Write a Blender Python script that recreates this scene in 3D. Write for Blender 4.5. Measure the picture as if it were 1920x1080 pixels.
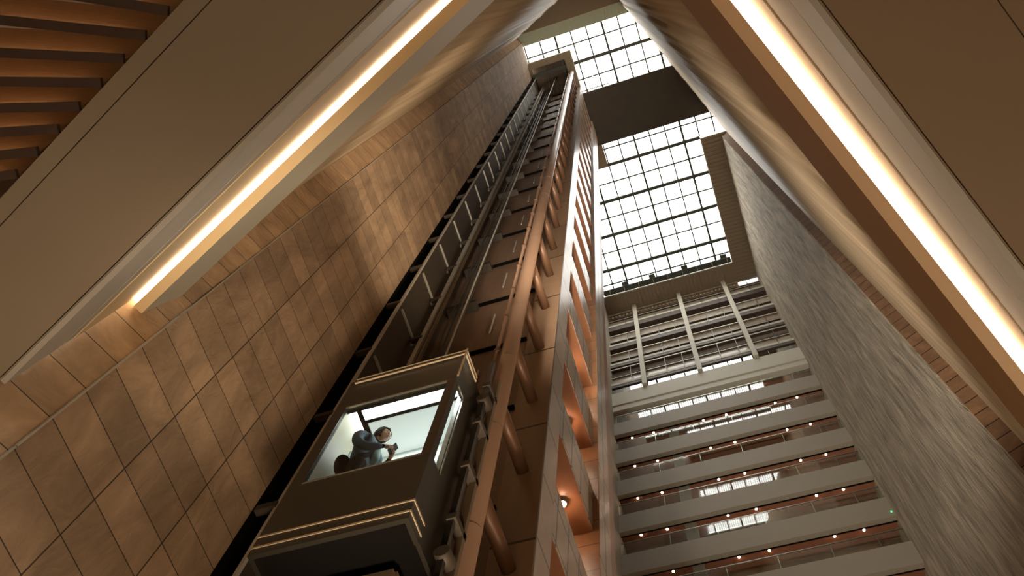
import bpy, bmesh, math, random
from mathutils import Vector, Matrix
random.seed(7)
S = bpy.context.scene
for o in list(bpy.data.objects): bpy.data.objects.remove(o)
COL = S.collection

# ------------------------------------------------------------------ camera
RX = (0.94817108, 0.30675351, 0.08290892)      # camera right in world axes
RY = (-0.26683342, 0.91030783, -0.31644839)    # camera down
RZ = (-0.1725443, 0.27792434, 0.94497964)      # camera forward
cam = bpy.data.cameras.new('camera'); co = bpy.data.objects.new('camera', cam); COL.objects.link(co)
co.matrix_world = Matrix(((RX[0], -RY[0], -RZ[0], 0), (RX[1], -RY[1], -RZ[1], 0), (RX[2], -RY[2], -RZ[2], 0), (0, 0, 0, 1)))
cam.sensor_width = 36.0; cam.lens = 1675.34 / 1920 * 36; cam.clip_start = 0.05; cam.clip_end = 500
S.camera = co

# ------------------------------------------------------------------ world, exposure
w = bpy.data.worlds.new('sky'); S.world = w; w.use_nodes = True
bg = w.node_tree.nodes['Background']; bg.inputs[0].default_value = (1.0, 0.985, 0.93, 1); bg.inputs[1].default_value = 8.5
S.view_settings.view_transform = 'Standard'; S.view_settings.look = 'None'
S.view_settings.exposure = 0.32; S.view_settings.gamma = 1.0
try: S.view_settings.use_curve_mapping = False
except Exception: pass

def area_light(name, loc, target, sx, sy, power, col, portal=False, spread=math.pi):
    l = bpy.data.lights.new(name, 'AREA'); l.shape = 'RECTANGLE'; l.size = sx; l.size_y = sy
    l.energy = power; l.color = col; l.spread = spread
    if portal: l.cycles.is_portal = True
    o = bpy.data.objects.new(name, l); COL.objects.link(o); o.location = loc
    d = Vector(target) - Vector(loc); o.rotation_euler = d.to_track_quat('-Z', 'Y').to_euler()
    return o
FLOOR = -1.6; H = 68.0
area_light('skylight_portal', (0.4, 12.6, 69.4), (0.4, 12.6, 0), 12.6, 21.0, 1, (1, 1, 1), portal=True)
# unseen warm fill lights, added near the lobby floor and shining up
LOBBY = [((-2.2, 3.0, FLOOR + .5), (-5.85, 3.4, 13), 95, (1, .72, .48)),
         ((3.0, 7.0, FLOOR + .5), (3.4, 10, 20), 120, (1, .74, .5)),
         ((1.2, 14.0, FLOOR + .5), (-2.6, 8.0, 16), 280, (1, .78, .56)),
         ((2.0, 20.0, FLOOR + .5), (4.0, 24, 34), 190, (1, .78, .58)),
         ((4.5, 17.0, FLOOR + .5), (6.3, 18, 24), 300, (1, .80, .6)),
         ((-1.0, -2.0, FLOOR + .5), (-2.5, -1.5, 7), 5, (1, .80, .58)),
         ((4.0, 0.5, FLOOR + .5), (5, 1.5, 7), 6, (1, .76, .52))]
for loc, tg, e, c in LOBBY: area_light('lobby_fill', loc, tg, 1.6, 1.6, e, c)
# unseen fill spots added at lobby floor and near beams to brighten the walls
def spot(loc, target, angle, power, col):
    l = bpy.data.lights.new('added_fill_spot', 'SPOT'); l.energy = power; l.color = col; l.spot_size = math.radians(angle); l.spot_blend = 1; l.shadow_soft_size = .45
    o = bpy.data.objects.new('added_fill_spot', l); COL.objects.link(o); o.location = loc
    o.rotation_euler = (Vector(target) - Vector(loc)).to_track_quat('-Z', 'Y').to_euler()
spot((-1.2, 2.9, FLOOR+.4), (-5.85, 3.0, 21), 32, 5200, (1, .80, .58))
spot((-1.2, 3.6, FLOOR+.4), (-6.0, 2.8, 8.5), 50, 800, (1, .80, .58))
spot((-2.3, .45, 10.6), (6.35, 20.5, 35), 44, 13500, (1, .90, .78))
spot((-1.0, -.3, 10.6), (.8, 24.3, 59), 46, 10000, (1, .93, .82))
spot((2.6, 4.4, 13.2), (-5.0, 4.0, 50), 30, 8500, (1, .88, .74))
spot((2.3, 3.6, 13.2), (-5.85, 3.2, 22), 50, 2600, (1, .82, .62))

# ------------------------------------------------------------------ helpers
class MB:
    def __init__(s): s.v = []; s.f = []; s.smooth = False
    def quad(s, a, b, c, d):
        n = len(s.v); s.v += [tuple(a), tuple(b), tuple(c), tuple(d)]; s.f.append((n, n+1, n+2, n+3)); return s
    def box(s, x0, x1, y0, y1, z0, z1):
        return s.prism([(x0, y0), (x1, y0), (x1, y1), (x0, y1)], z0, z1)
    def prism(s, pts, z0, z1):
        n = len(s.v); k = len(pts)
        s.v += [(x, y, z0) for x, y in pts] + [(x, y, z1) for x, y in pts]
        s.f.append(tuple(n + i for i in reversed(range(k)))); s.f.append(tuple(n + k + i for i in range(k)))
        for i in range(k): j = (i+1) % k; s.f.append((n+i, n+j, n+k+j, n+k+i))
        return s
    def hull(s, A, B):               # solid between two rings of 3-D points
        n = len(s.v); k = len(A); s.v += [tuple(p) for p in A] + [tuple(p) for p in B]
        s.f.append(tuple(n + i for i in reversed(range(k)))); s.f.append(tuple(n + k + i for i in range(k)))
        for i in range(k): j = (i+1) % k; s.f.append((n+i, n+j, n+k+j, n+k+i))
        return s
    def bar(s, p, q, w, h=None, up=(0, 0, 1)):
        p = Vector(p); q = Vector(q); d = (q-p).normalized(); u = Vector(up)
        if abs(d.dot(u)) > .95: u = Vector((0, 1, 0))
        a = d.cross(u).normalized(); b = a.cross(d).normalized(); h = h or w
        R = [a*w/2+b*h/2, -a*w/2+b*h/2, -a*w/2-b*h/2, a*w/2-b*h/2]
        return s.hull([p+r for r in R], [q+r for r in R])
    def tube(s, p, q, r, r2=None, seg=16):
        p = Vector(p); q = Vector(q); d = (q-p).normalized(); u = Vector((0, 0, 1)) if abs(d.z) < .95 else Vector((0, 1, 0))
        a = d.cross(u).normalized(); b = a.cross(d).normalized(); r2 = r if r2 is None else r2
        c = [(math.cos(2*math.pi*i/seg), math.sin(2*math.pi*i/seg)) for i in range(seg)]
        return s.hull([p+a*x*r+b*y*r for x, y in c], [q+a*x*r2+b*y*r2 for x, y in c])
    def build(s, name, m, parent=None, bevel=0, smooth=False):
        of = parent.location if parent else Vector()
        me = bpy.data.meshes.new(name); me.from_pydata([(v[0]-of.x, v[1]-of.y, v[2]-of.z) for v in s.v], [], s.f); me.update()
        bm = bmesh.new(); bm.from_mesh(me); bmesh.ops.recalc_face_normals(bm, faces=bm.faces); bm.to_mesh(me); bm.free()
        o = bpy.data.objects.new(name, me); COL.objects.link(o); me.materials.append(m)
        if parent: o.parent = parent
        if smooth:
            for p in me.polygons: p.use_smooth = len(p.vertices) == 4
        if bevel:
            b = o.modifiers.new('bevel', 'BEVEL'); b.width = bevel; b.segments = 2; b.limit_method = 'ANGLE'
        return o
def tag(o, label=None, cat=None, group=None, kind=None):
    if label: o['label'] = label
    if cat: o['category'] = cat
    if group: o['group'] = group
    if kind: o['kind'] = kind
    return o
def empty(name, loc=(0, 0, 0)):
    o = bpy.data.objects.new(name, None); COL.objects.link(o); o.location = loc; o.empty_display_size = .2; return o
def struct(mb, name, m, label, cat, **k):
    return tag(mb.build(name, m, **k), label, cat, kind='structure')
def copy_thing(root, dz=(0, 0, 0)):
    r = root.copy(); COL.objects.link(r); r.location = Vector(root.location) + Vector(dz)
    for ch in list(root.children):
        c = ch.copy(); COL.objects.link(c); c.parent = r
        for g in list(ch.children):
            d = g.copy(); COL.objects.link(d); d.parent = c
    return r

# ------------------------------------------------------------------ materials
def srgb(r, g, b):
    f = lambda c: (c/255)/12.92 if c <= 10 else ((c/255+.055)/1.055)**2.4
    return (f(r), f(g), f(b), 1)
def newmat(name):
    m = bpy.data.materials.new(name); m.use_nodes = True; nt = m.node_tree
    return m, nt, nt.nodes['Principled BSDF']
def N(nt, t, **k):
    n = nt.nodes.new(t)
    for a, v in k.items(): setattr(n, a, v)
    return n
def plain(name, col, rough=.6, metal=0, var=.12, scale=3, bump=0, stretch=(1, 1, 1), spec=None):
    m, nt, p = newmat(name); p.inputs['Roughness'].default_value = rough; p.inputs['Metallic'].default_value = metal
    if spec is not None: p.inputs['Specular IOR Level'].default_value = spec
    tc = N(nt, 'ShaderNodeTexCoord'); mp = N(nt, 'ShaderNodeMapping'); mp.inputs['Scale'].default_value = stretch
    nz = N(nt, 'ShaderNodeTexNoise'); nz.inputs['Scale'].default_value = scale; nz.inputs['Detail'].default_value = 5
    nt.links.new(tc.outputs['Object'], mp.inputs[0]); nt.links.new(mp.outputs[0], nz.inputs['Vector'])
    mx = N(nt, 'ShaderNodeMix', data_type='RGBA')
    c = col[:3]
    mx.inputs[6].default_value = (*[x*(1-var) for x in c], 1); mx.inputs[7].default_value = (*[min(1, x*(1+var)) for x in c], 1)
    nt.links.new(nz.outputs['Fac'], mx.inputs[0]); nt.links.new(mx.outputs[2], p.inputs['Base Color'])
    if bump:
        b = N(nt, 'ShaderNodeBump'); b.inputs['Strength'].default_value = bump; b.inputs['Distance'].default_value = .02
        nt.links.new(nz.outputs['Fac'], b.inputs['Height']); nt.links.new(b.outputs[0], p.inputs['Normal'])
    return m
def emis(name, col, s):
    m, nt, p = newmat(name); p.inputs['Base Color'].default_value = (*col, 1)
    p.inputs['Emission Color'].default_value = (*col, 1); p.inputs['Emission Strength'].default_value = s; return m
def stone(name, col, axis, w, h, off, mortar=.006, rough=.75, var=.18, cleft=1.0, dark=.25, vein=(1, 1, 1), vscale=1.2, vrot=0.0, spec=.35, tilevar=.12, bumpd=.03, detail=8):
    """stone cladding: rectangular slabs on a wall, cleft grain with veins; axis = unit horizontal direction of the wall"""
    m, nt, p = newmat(name); p.inputs['Roughness'].default_value = rough; p.inputs['Specular IOR Level'].default_value = spec
    L = nt.links.new
    tc = N(nt, 'ShaderNodeTexCoord'); sp = N(nt, 'ShaderNodeSeparateXYZ'); L(tc.outputs['Object'], sp.inputs[0])
    a = N(nt, 'ShaderNodeVectorMath', operation='DOT_PRODUCT'); L(tc.outputs['Object'], a.inputs[0]); a.inputs[1].default_value = (*axis, 0)
    s1 = N(nt, 'ShaderNodeMath', operation='SUBTRACT'); L(a.outputs['Value'], s1.inputs[0]); s1.inputs[1].default_value = off[0]
    s2 = N(nt, 'ShaderNodeMath', operation='SUBTRACT'); L(sp.outputs['Z'], s2.inputs[0]); s2.inputs[1].default_value = off[1]
    cb = N(nt, 'ShaderNodeCombineXYZ'); L(s1.outputs[0], cb.inputs[0]); L(s2.outputs[0], cb.inputs[1])
    br = N(nt, 'ShaderNodeTexBrick'); br.offset = 0; br.squash = 1
    br.inputs['Scale'].default_value = 1; br.inputs['Brick Width'].default_value = w; br.inputs['Row Height'].default_value = h
    br.inputs['Mortar Size'].default_value = mortar; br.inputs['Mortar Smooth'].default_value = .1; br.inputs['Bias'].default_value = 0
    c = col[:3]
    br.inputs['Color1'].default_value = (*[x*(1-tilevar) for x in c], 1); br.inputs['Color2'].default_value = (*[x*(1+tilevar) for x in c], 1)
    br.inputs['Mortar'].default_value = (*[x*dark for x in c], 1); L(cb.outputs[0], br.inputs['Vector'])
    mp = N(nt, 'ShaderNodeMapping'); mp.inputs['Scale'].default_value = vein; mp.inputs['Rotation'].default_value = (vrot, 0, 0)
    L(tc.outputs['Object'], mp.inputs[0])
    nz = N(nt, 'ShaderNodeTexNoise'); nz.inputs['Scale'].default_value = vscale; nz.inputs['Detail'].default_value = detail; nz.inputs['Roughness'].default_value = .62; nz.inputs['Distortion'].default_value = .6
    L(mp.outputs[0], nz.inputs['Vector'])
    mr = N(nt, 'ShaderNodeMapRange'); mr.inputs[1].default_value = .3; mr.inputs[2].default_value = .7; mr.inputs[3].default_value = 1-var*1.6; mr.inputs[4].default_value = 1+var
    L(nz.outputs['Fac'], mr.inputs[0])
    ml = N(nt, 'ShaderNodeVectorMath', operation='SCALE'); L(br.outputs['Color'], ml.inputs[0]); L(mr.outputs[0], ml.inputs['Scale'])
    L(ml.outputs[0], p.inputs['Base Color'])
    n2 = N(nt, 'ShaderNodeTexNoise'); n2.inputs['Scale'].default_value = vscale*3; n2.inputs['Detail'].default_value = 8; n2.inputs['Distortion'].default_value = 1.5
    L(mp.outputs[0], n2.inputs['Vector'])
    ad = N(nt, 'ShaderNodeMath', operation='ADD'); L(nz.outputs['Fac'], ad.inputs[0]); L(n2.outputs['Fac'], ad.inputs[1])
    a2 = N(nt, 'ShaderNodeMath', operation='MULTIPLY_ADD'); L(br.outputs['Fac'], a2.inputs[0]); a2.inputs[1].default_value = -1.0; L(ad.outputs[0], a2.inputs[2])
    b = N(nt, 'ShaderNodeBump'); b.inputs['Strength'].default_value = cleft; b.inputs['Distance'].default_value = bumpd
    L(a2.outputs[0], b.inputs['Height']); L(b.outputs[0], p.inputs['Normal'])
    return m
def glass(name, tint=(.9, .95, .92), boost=.96, base=.04, rough=.02):
    m = bpy.data.materials.new(name); m.use_nodes = True; nt = m.node_tree
    for n in list(nt.nodes): nt.nodes.remove(n)
    o = N(nt, 'ShaderNodeOutputMaterial'); t = N(nt, 'ShaderNodeBsdfTransparent'); t.inputs[0].default_value = (*tint, 1)
    g = N(nt, 'ShaderNodeBsdfGlossy'); g.inputs['Roughness'].default_value = rough
    lw = N(nt, 'ShaderNodeLayerWeight'); lw.inputs['Blend'].default_value = .5
    f = N(nt, 'ShaderNodeMath', operation='POWER'); f.inputs[1].default_value = 5.0; nt.links.new(lw.outputs['Facing'], f.inputs[0])
    ma = N(nt, 'ShaderNodeMath', operation='MULTIPLY_ADD', use_clamp=True); ma.inputs[1].default_value = boost; ma.inputs[2].default_value = base
    mx = N(nt, 'ShaderNodeMixShader'); L = nt.links.new
    L(f.outputs[0], ma.inputs[0]); L(ma.outputs[0], mx.inputs[0]); L(t.outputs[0], mx.inputs[1]); L(g.outputs[0], mx.inputs[2]); L(mx.outputs[0], o.inputs[0])
    return m
LA = (-.9152, .4030); RA = (.4030, .9152)       # the two directions of the nearer ceiling, seen from above
M = {}
M['stone_left'] = stone('brown cleft stone slabs', srgb(168, 140, 110), (0, 1), .922, .588, (2.095, 5.99), mortar=.008, dark=.15, tilevar=.2, var=.24, cleft=.55, vein=(1, 1, .32), vscale=2.2, vrot=.55, bumpd=.045)
M['stone_band'] = stone('brown stone band', srgb(186, 154, 118), RA, 3.0, .635, (-5, 7.80), mortar=.008, dark=.15, var=.2, cleft=.5, vein=(1, 1, 1.2), vscale=1.6)
M['stone_right'] = stone('pale rippled stone', srgb(196, 182, 160), (0, 1), 500, 500, (-100, -100), var=.34, cleft=1.0, vein=(1, 1, .13), vscale=3.2, vrot=-.10, mortar=.0001, bumpd=.16, rough=.8)
M['stone_band_r'] = stone('dark brown stone band', srgb(120, 88, 60), LA, 3.0, .66, (-20, 19.0), mortar=.022, dark=.1, var=.22, cleft=.6, vscale=1.8)
M['stone_pale'] = stone('pale stone return wall', srgb(176, 166, 148), (0, 1), 30, 3.3, (0, 0), var=.1, cleft=.4, vein=(1, 1, .3), vscale=1.5)
M['tile_shaft'] = stone('dark brown shaft tiles', srgb(126, 100, 80), (1, 0), 30, 3.27, (-20, 17.56), var=.12, cleft=.2, mortar=.035, dark=.06, rough=.45, vein=(3, 1, .3))
M['tile_tower'] = stone('tower brown polished slabs', srgb(146, 116, 90), (1, 0), 30, 3.3, (-20, 13.35), var=.10, cleft=.15, mortar=.03, dark=.12, rough=.4, vein=(2, 1, .6))
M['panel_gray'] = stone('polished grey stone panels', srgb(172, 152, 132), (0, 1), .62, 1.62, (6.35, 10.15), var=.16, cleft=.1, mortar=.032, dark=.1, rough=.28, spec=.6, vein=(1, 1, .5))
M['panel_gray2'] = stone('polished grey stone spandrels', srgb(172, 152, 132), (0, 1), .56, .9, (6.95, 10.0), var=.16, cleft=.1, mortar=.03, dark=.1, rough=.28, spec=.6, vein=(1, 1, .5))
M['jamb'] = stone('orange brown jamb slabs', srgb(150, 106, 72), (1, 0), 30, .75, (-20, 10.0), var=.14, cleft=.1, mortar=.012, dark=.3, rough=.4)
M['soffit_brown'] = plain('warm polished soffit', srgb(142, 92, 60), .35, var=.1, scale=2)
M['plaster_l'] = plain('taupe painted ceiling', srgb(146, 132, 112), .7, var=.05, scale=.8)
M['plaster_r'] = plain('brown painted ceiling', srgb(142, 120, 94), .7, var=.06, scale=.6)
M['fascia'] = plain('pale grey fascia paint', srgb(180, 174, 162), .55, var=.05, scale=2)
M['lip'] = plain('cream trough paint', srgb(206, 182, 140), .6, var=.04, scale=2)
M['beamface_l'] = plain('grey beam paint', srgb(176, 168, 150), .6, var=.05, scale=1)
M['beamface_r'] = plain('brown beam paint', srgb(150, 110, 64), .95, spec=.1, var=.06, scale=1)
M['lip_r'] = plain('tan trough paint', srgb(200, 174, 142), .8, var=.04, scale=2)
M['flute'] = plain('streaked ribbed wall panel', srgb(160, 140, 114), .6, var=.45, scale=5.0, stretch=(1, 1, .012), bump=.5, spec=.3)
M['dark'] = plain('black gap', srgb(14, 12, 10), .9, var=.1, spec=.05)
M['led'] = emis('linear lamp diffuser', (1, .80, .56), 9)
M['roof'] = plain('brown corrugated deck', srgb(140, 122, 100), .6, var=.1, stretch=(1, 1, 1))
M['roof_green'] = plain('grey green corrugated sheet', srgb(196, 206, 186), .5, var=.1)
M['steel'] = plain('dark grey steel', srgb(70, 74, 66), .45, metal=.3, var=.1)
M['steel_light'] = plain('pale steel', srgb(190, 186, 172), .4, metal=.2, var=.08)
M['rust_steel'] = plain('brown painted steel tube', srgb(144, 114, 92), .32, metal=.25, var=.10, scale=4, stretch=(1, 1, .2))
M['strut'] = plain('brown painted strut', srgb(118, 86, 62), .4, metal=.2, var=.08)
M['bridge'] = plain('dark bronze bridge cladding', srgb(62, 54, 44), .5, metal=.3, var=.25, scale=1.2, stretch=(1, 1, .4))
M['slab'] = plain('warm white slab edge', srgb(146, 136, 118), .6, var=.06, scale=.7)
M['slab_top'] = plain('pale painted lattice', srgb(188, 182, 164), .6, var=.06, scale=.7)
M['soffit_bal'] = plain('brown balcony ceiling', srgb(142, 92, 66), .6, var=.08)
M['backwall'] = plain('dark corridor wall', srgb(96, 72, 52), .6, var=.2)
M['pinkpanel'] = plain('pinkish louvre panels', srgb(176, 162, 146), .20, var=.08, spec=1.0)
M['beamdark'] = plain('dark brown floor edge', srgb(66, 50, 36), .6, var=.1)
M['rail'] = plain('brushed steel rail', srgb(170, 166, 154), .25, metal=.9, var=.05)
M['glass'] = glass('clear railing glass', boost=1.4, base=.06)
M['glass_strip'] = glass('reflective strip glazing', tint=(.3, .4, .42), boost=.6, base=.4)
M['cabglass'] = glass('clear cab glass', tint=(.96, .98, .97), boost=.5, base=.0)
M['cab_dark'] = plain('bronze black cab cladding', srgb(50, 46, 38), .35, metal=.5, var=.12, scale=2)
M['cab_trim'] = plain('pale metal inlay', srgb(196, 176, 148), .35, metal=.4, var=.05)
M['cab_white'] = plain('white cab lining', srgb(222, 228, 224), .4, var=.03)
M['cab_beige'] = plain('cream cab lining', srgb(214, 210, 184), .4, var=.04)
M['cab_light'] = emis('cab ceiling lamp', (.95, 1, .98), 3.2)
M['machine'] = plain('greasy machinery steel', srgb(118, 98, 72), .5, metal=.3, var=.2)
M['downlight'] = emis('downlight lens', (1, .72, .50), 160)
M['tape'] = emis('warm light tape', (1, .80, .56), 6)
M['darksteel'] = plain('dark brown steel', srgb(68, 58, 46), .6, metal=.2, var=.2)
M['recess'] = plain('brown boarded recess', srgb(150, 118, 86), .7, var=.2, scale=3, stretch=(3, .2, 1))
M['wood'] = plain('oak with painted shade', srgb(70, 52, 42), .55, var=.3, scale=4, stretch=(1, 1, 6), bump=.3)  # shaded copy of the louvre oak, underside shade put into the colour
M['wood_lit'] = plain('oak with painted light', srgb(186, 150, 110), .5, var=.25, scale=6, stretch=(1, 1, 8), bump=.3)  # lit copy of the louvre oak, lamp light put into the colour
M['floor'] = plain('beige lobby floor', srgb(150, 130, 104), .5, var=.08)

# ------------------------------------------------------------------ setting: floor and walls
struct(MB().box(-22, 26, -20, 32, FLOOR-.3, FLOOR), 'floor', M['floor'], 'beige stone lobby floor at the foot of the atrium', 'floor')
XL, XR, YF = -5.85, 6.35, 24.3
PL = Vector((XL, 2.09, 0)); PR = Vector((XR, 13.0, 0))
Ld = Vector((LA[0], LA[1], 0)); Rd = Vector((RA[0], RA[1], 0))
xy = lambda v: (v.x, v.y)
# left slab wall with a thin projecting edge where it meets the nearer band
struct(MB().box(XL-.5, XL, 2.114, 4.72, FLOOR, H), 'wall_left', M['stone_left'], 'tall brown wall of cleft stone slabs left of the elevator', 'wall')
struct(MB().prism([xy(PL+Ld*.02-Rd*0), xy(PL-Rd*14), xy(PL-Rd*14+Ld*.5), xy(PL+Ld*.5)], FLOOR, H), 'wall_left_band', M['stone_band'], 'narrower stone band in front of the left wall, lit by the light trough', 'wall')
struct(MB().box(XL-.3, XL+.016, 2.098, 2.114, FLOOR, H), 'trim_1', M['stone_pale'], 'thin grey stone edge between left wall and band', 'trim')
struct(MB().box(XR, XR+.5, 13.0, 25.6, FLOOR, H), 'wall_right', M['stone_right'], 'tall pale rippled stone wall on the right of the atrium', 'wall')
struct(MB().prism([xy(PR+Rd*.03), xy(PR-Ld*14+Rd*.03), xy(PR-Ld*14+Rd*.5), xy(PR+Rd*.5)], FLOOR, H), 'wall_right_band', M['stone_band_r'], 'dark brown tiled stone strip right of the pale wall', 'wall')
struct(MB().box(-6.3, -5.68, 10.25, 25.6, FLOOR, H), 'wall_left_far', M['stone_pale'], 'thin sliver of pale stone wall between tower and balconies', 'wall')
# lobby perimeter: unseen low walls added to block stray sky light
struct(MB().prism([xy(Ld*-14-Rd*14), xy(Ld*7-Rd*14), xy(Ld*7-Rd*14.3), xy(Ld*-14-Rd*14.3)], FLOOR, 7.2).prism([xy(Ld*-14-Rd*14), xy(Ld*-14+Rd*15), xy(Ld*-14.3+Rd*15), xy(Ld*-14.3-Rd*14)], FLOOR, 7.2),
       'wall_light_stop', M['plaster_l'], 'unseen low wall added around the lobby to block sky light', 'wall')

# near ceiling: everything runs along the two directions L (left) and R (right); p = distance outwards, a = position along
PLFT, PRGT = .925, 1.14
def PTL(a, p, z): v = Ld*a - Rd*p; return (v.x, v.y, z)
def PTR(a, p, z): v = Rd*a - Ld*p; return (v.x, v.y, z)
AL, AR = 6.19, 14.46
def extL(sec, name, m, label, cat, a0=None, a1=None, parent=None, kind='structure', rings=False):
    A = [PTL(-p*1.2 if a0 is None else a0, p, z) for p, z in sec]; B = [PTL(AL if a1 is None else a1, p, z) for p, z in sec]
    o = MB().hull(A, B).build(name, m, parent)
    return tag(o, label, cat, kind=kind) if not parent else o
def extR(sec, name, m, label, cat, a0=None, a1=None, parent=None, kind='structure'):
    A = [PTR(-p*.83 if a0 is None else a0, p, z) for p, z in sec]; B = [PTR(AR if a1 is None else a1, p, z) for p, z in sec]
    o = MB().hull(A, B).build(name, m, parent)
    return tag(o, label, cat, kind=kind) if not parent else o
sq = lambda p0, p1, z0, z1: [(p0, z0), (p1, z0), (p1, z1), (p0, z1)]
# left flat ceiling, three boards divided by fine gaps, opening for the louvres at p 2.03..
mb = MB()
for p0, p1 in ((PLFT+.052, .994-.005), (.994+.005, 1.877), (1.888, 2.03)):
    mb.hull([PTL(-1.14, p, z) for p, z in sq(p0, p1, 7.05, 7.12)], [PTL(AL, p, z) for p, z in sq(p0, p1, 7.05, 7.12)])
struct(mb, 'ceiling', M['plaster_l'], 'flat taupe ceiling with fine grooves at upper left', 'ceiling')
extL(sq(2.035, 14, 7.9, 8.0), 'ceiling_deck_left', M['plaster_l'], 'tan deck above the wooden louvres', 'ceiling', a0=-1.14)
extL(sq(2.0, 2.03, 7.12, 7.9), 'trim_2', M['plaster_l'], 'upstand edging the louvre opening', 'trim', a0=-1.14)
mb = MB()
for p0, p1 in ((PRGT+.052, 1.205), (1.215, 2.136), (2.146, 14)):
    mb.hull([PTR(-14, p, z) for p, z in sq(p0, p1, 7.05, 7.12)], [PTR(AR, p, z) for p, z in sq(p0, p1, 7.05, 7.12)])
mb.hull([PTR(-14, p, z) for p, z in sq(-6, PRGT, 7.3, 7.4)], [PTR(-1.0, p, z) for p, z in sq(-6, PRGT, 7.3, 7.4)]) if False else None
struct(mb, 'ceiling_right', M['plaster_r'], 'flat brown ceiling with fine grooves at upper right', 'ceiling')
struct(MB().hull([PTR(-14, p, z) for p, z in sq(PRGT+.055, 14, 7.2, 7.3)], [PTR(AR, p, z) for p, z in sq(PRGT+.055, 14, 7.2, 7.3)]), 'ceiling_backing', M['dark'], 'dark backing showing in the ceiling grooves', 'ceiling')
mb = MB().hull([PTL(-1.14, p, z) for p, z in sq(PLFT+.055, 1.99, 7.2, 7.3)], [PTL(AL, p, z) for p, z in sq(PLFT+.055, 1.99, 7.2, 7.3)])
struct(mb, 'ceiling_backing_left', M['dark'], 'dark backing in the grooves of the left ceiling', 'ceiling')

# fascias, with a recessed groove
def fascia(ext, p, nm, side, zt, gz, z2):
    z0 = 7.05
    e = empty(nm, (0, 0, 0)); tag(e, 'pale grey fascia rising from the %s ceiling edge to its light trough' % side, 'trim', kind='structure')
    ext([(p, z0), (p+.05, z0), (p+.05, gz-.018), (p, gz-.018)], 'board', M['fascia'], None, None, parent=e)
    ext([(p+.03, gz-.018), (p+.05, gz-.018), (p+.05, gz+.018), (p+.03, gz+.018)], 'shadow_gap', M['dark'], None, None, parent=e)
    ext([(p, gz+.018), (p+.05, gz+.018), (p+.05, z2), (p, z2)], 'board', M['fascia'], None, None, parent=e)
    ext([(p-.012, z2), (p+.05, z2), (p+.05, zt), (p-.012, zt)], 'board', M['lip'], None, None, parent=e)
fascia(extL, PLFT, 'trim_3', 'left', 9.48, 7.95, 8.2)
fascia(extR, PRGT, 'trim_4', 'right', 9.86, 7.76, 8.9)
# troughs and beams
def trough(ext, nm, lab, sec_lip, sec_top, m1):
    e = empty(nm); tag(e, lab, 'beam', kind='structure')
    ext(sec_lip, 'lip', m1, None, None, parent=e)
    ext(sec_top, 'trough_roof', M['lip'], None, None, parent=e)
    return e
tl = trough(extL, 'trim_5', 'left beam with cream trough lip and grey slanting face, above the left ceiling', [(.842, 9.36), (.720, 9.362), (.720, 9.5), (.842, 9.54)], [(.80, 9.55), (.99, 9.55), (.99, 9.7), (.80, 9.7)], M['lip'])
extL([(.7195, 9.364), (.604, 10.21), (.65, 10.3), (.80, 9.9), (.80, 9.5)], 'beam_face', M['beamface_l'], None, None, parent=tl, a1=AL-.02)
extL([(.61, 10.24), (1.2, 10.24), (1.2, 10.32), (.64, 10.32)], 'beam_top', M['beamface_l'], None, None, parent=tl)
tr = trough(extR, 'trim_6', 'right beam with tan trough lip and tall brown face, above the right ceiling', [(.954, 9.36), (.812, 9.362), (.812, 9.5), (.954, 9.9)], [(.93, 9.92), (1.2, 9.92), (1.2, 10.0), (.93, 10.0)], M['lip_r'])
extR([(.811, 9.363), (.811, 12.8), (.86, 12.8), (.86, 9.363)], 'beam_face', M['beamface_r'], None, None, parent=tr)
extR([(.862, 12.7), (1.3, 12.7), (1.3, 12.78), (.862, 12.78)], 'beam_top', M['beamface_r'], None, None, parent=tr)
# linear lamps
def strip(ext, p0, p1, z, label):
    e = empty('linear_light'); tag(e, label, 'light')
    ext([(p0, z), (p1, z), (p1, z+.03), (p0, z+.03)], 'diffuser', M['led'], None, None, parent=e)
    ext([(p0-.004, z+.03), (p1+.004, z+.03), (p1+.004, z+.06), (p0-.004, z+.06)], 'housing', M['lip'], None, None, parent=e)
strip(extL, .846, .908, 9.46, 'glowing linear lamp in the left ceiling trough, ending at the stone band')
strip(extR, .965, 1.122, 9.83, 'glowing linear lamp in the right ceiling trough')
# tall ribbed walls above the beams
def ribbed(P0, d, n, length, z0, nm, label, seed):
    rnd = random.Random(seed); ph = [rnd.uniform(0, 6.28) for _ in range(5)]
    pts = []; k = int(length/.06)
    for i in range(k+1):
        t = i*length/k
        wv = .025*math.sin(t*5.1+ph[0]) + .02*math.sin(t*9.7+ph[1]) + .012*math.sin(t*19+ph[2])
        v = P0 + d*t + n*wv; pts.append((v.x, v.y))
    A = P0+d*length+n*-.4; B = P0+n*-.4
    pts2 = pts + [(A.x, A.y), (B.x, B.y)]
    o = MB().prism(pts2, z0, H); return tag(o.build(nm, M['flute'], smooth=True), label, 'wall', kind='structure')
ribbed(PL - Rd*.49 + Ld*.02, -Ld, Rd, 7.4, 10.3, 'wall_near_left', 'tall streaked ribbed wall rising above the left beam', 3)
ribbed(PR - Ld*.46 + Rd*.05, -Rd, Ld, 15.6, 12.4, 'wall_near_right', 'tall streaked ribbed wall rising above the right beam', 5)

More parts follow.
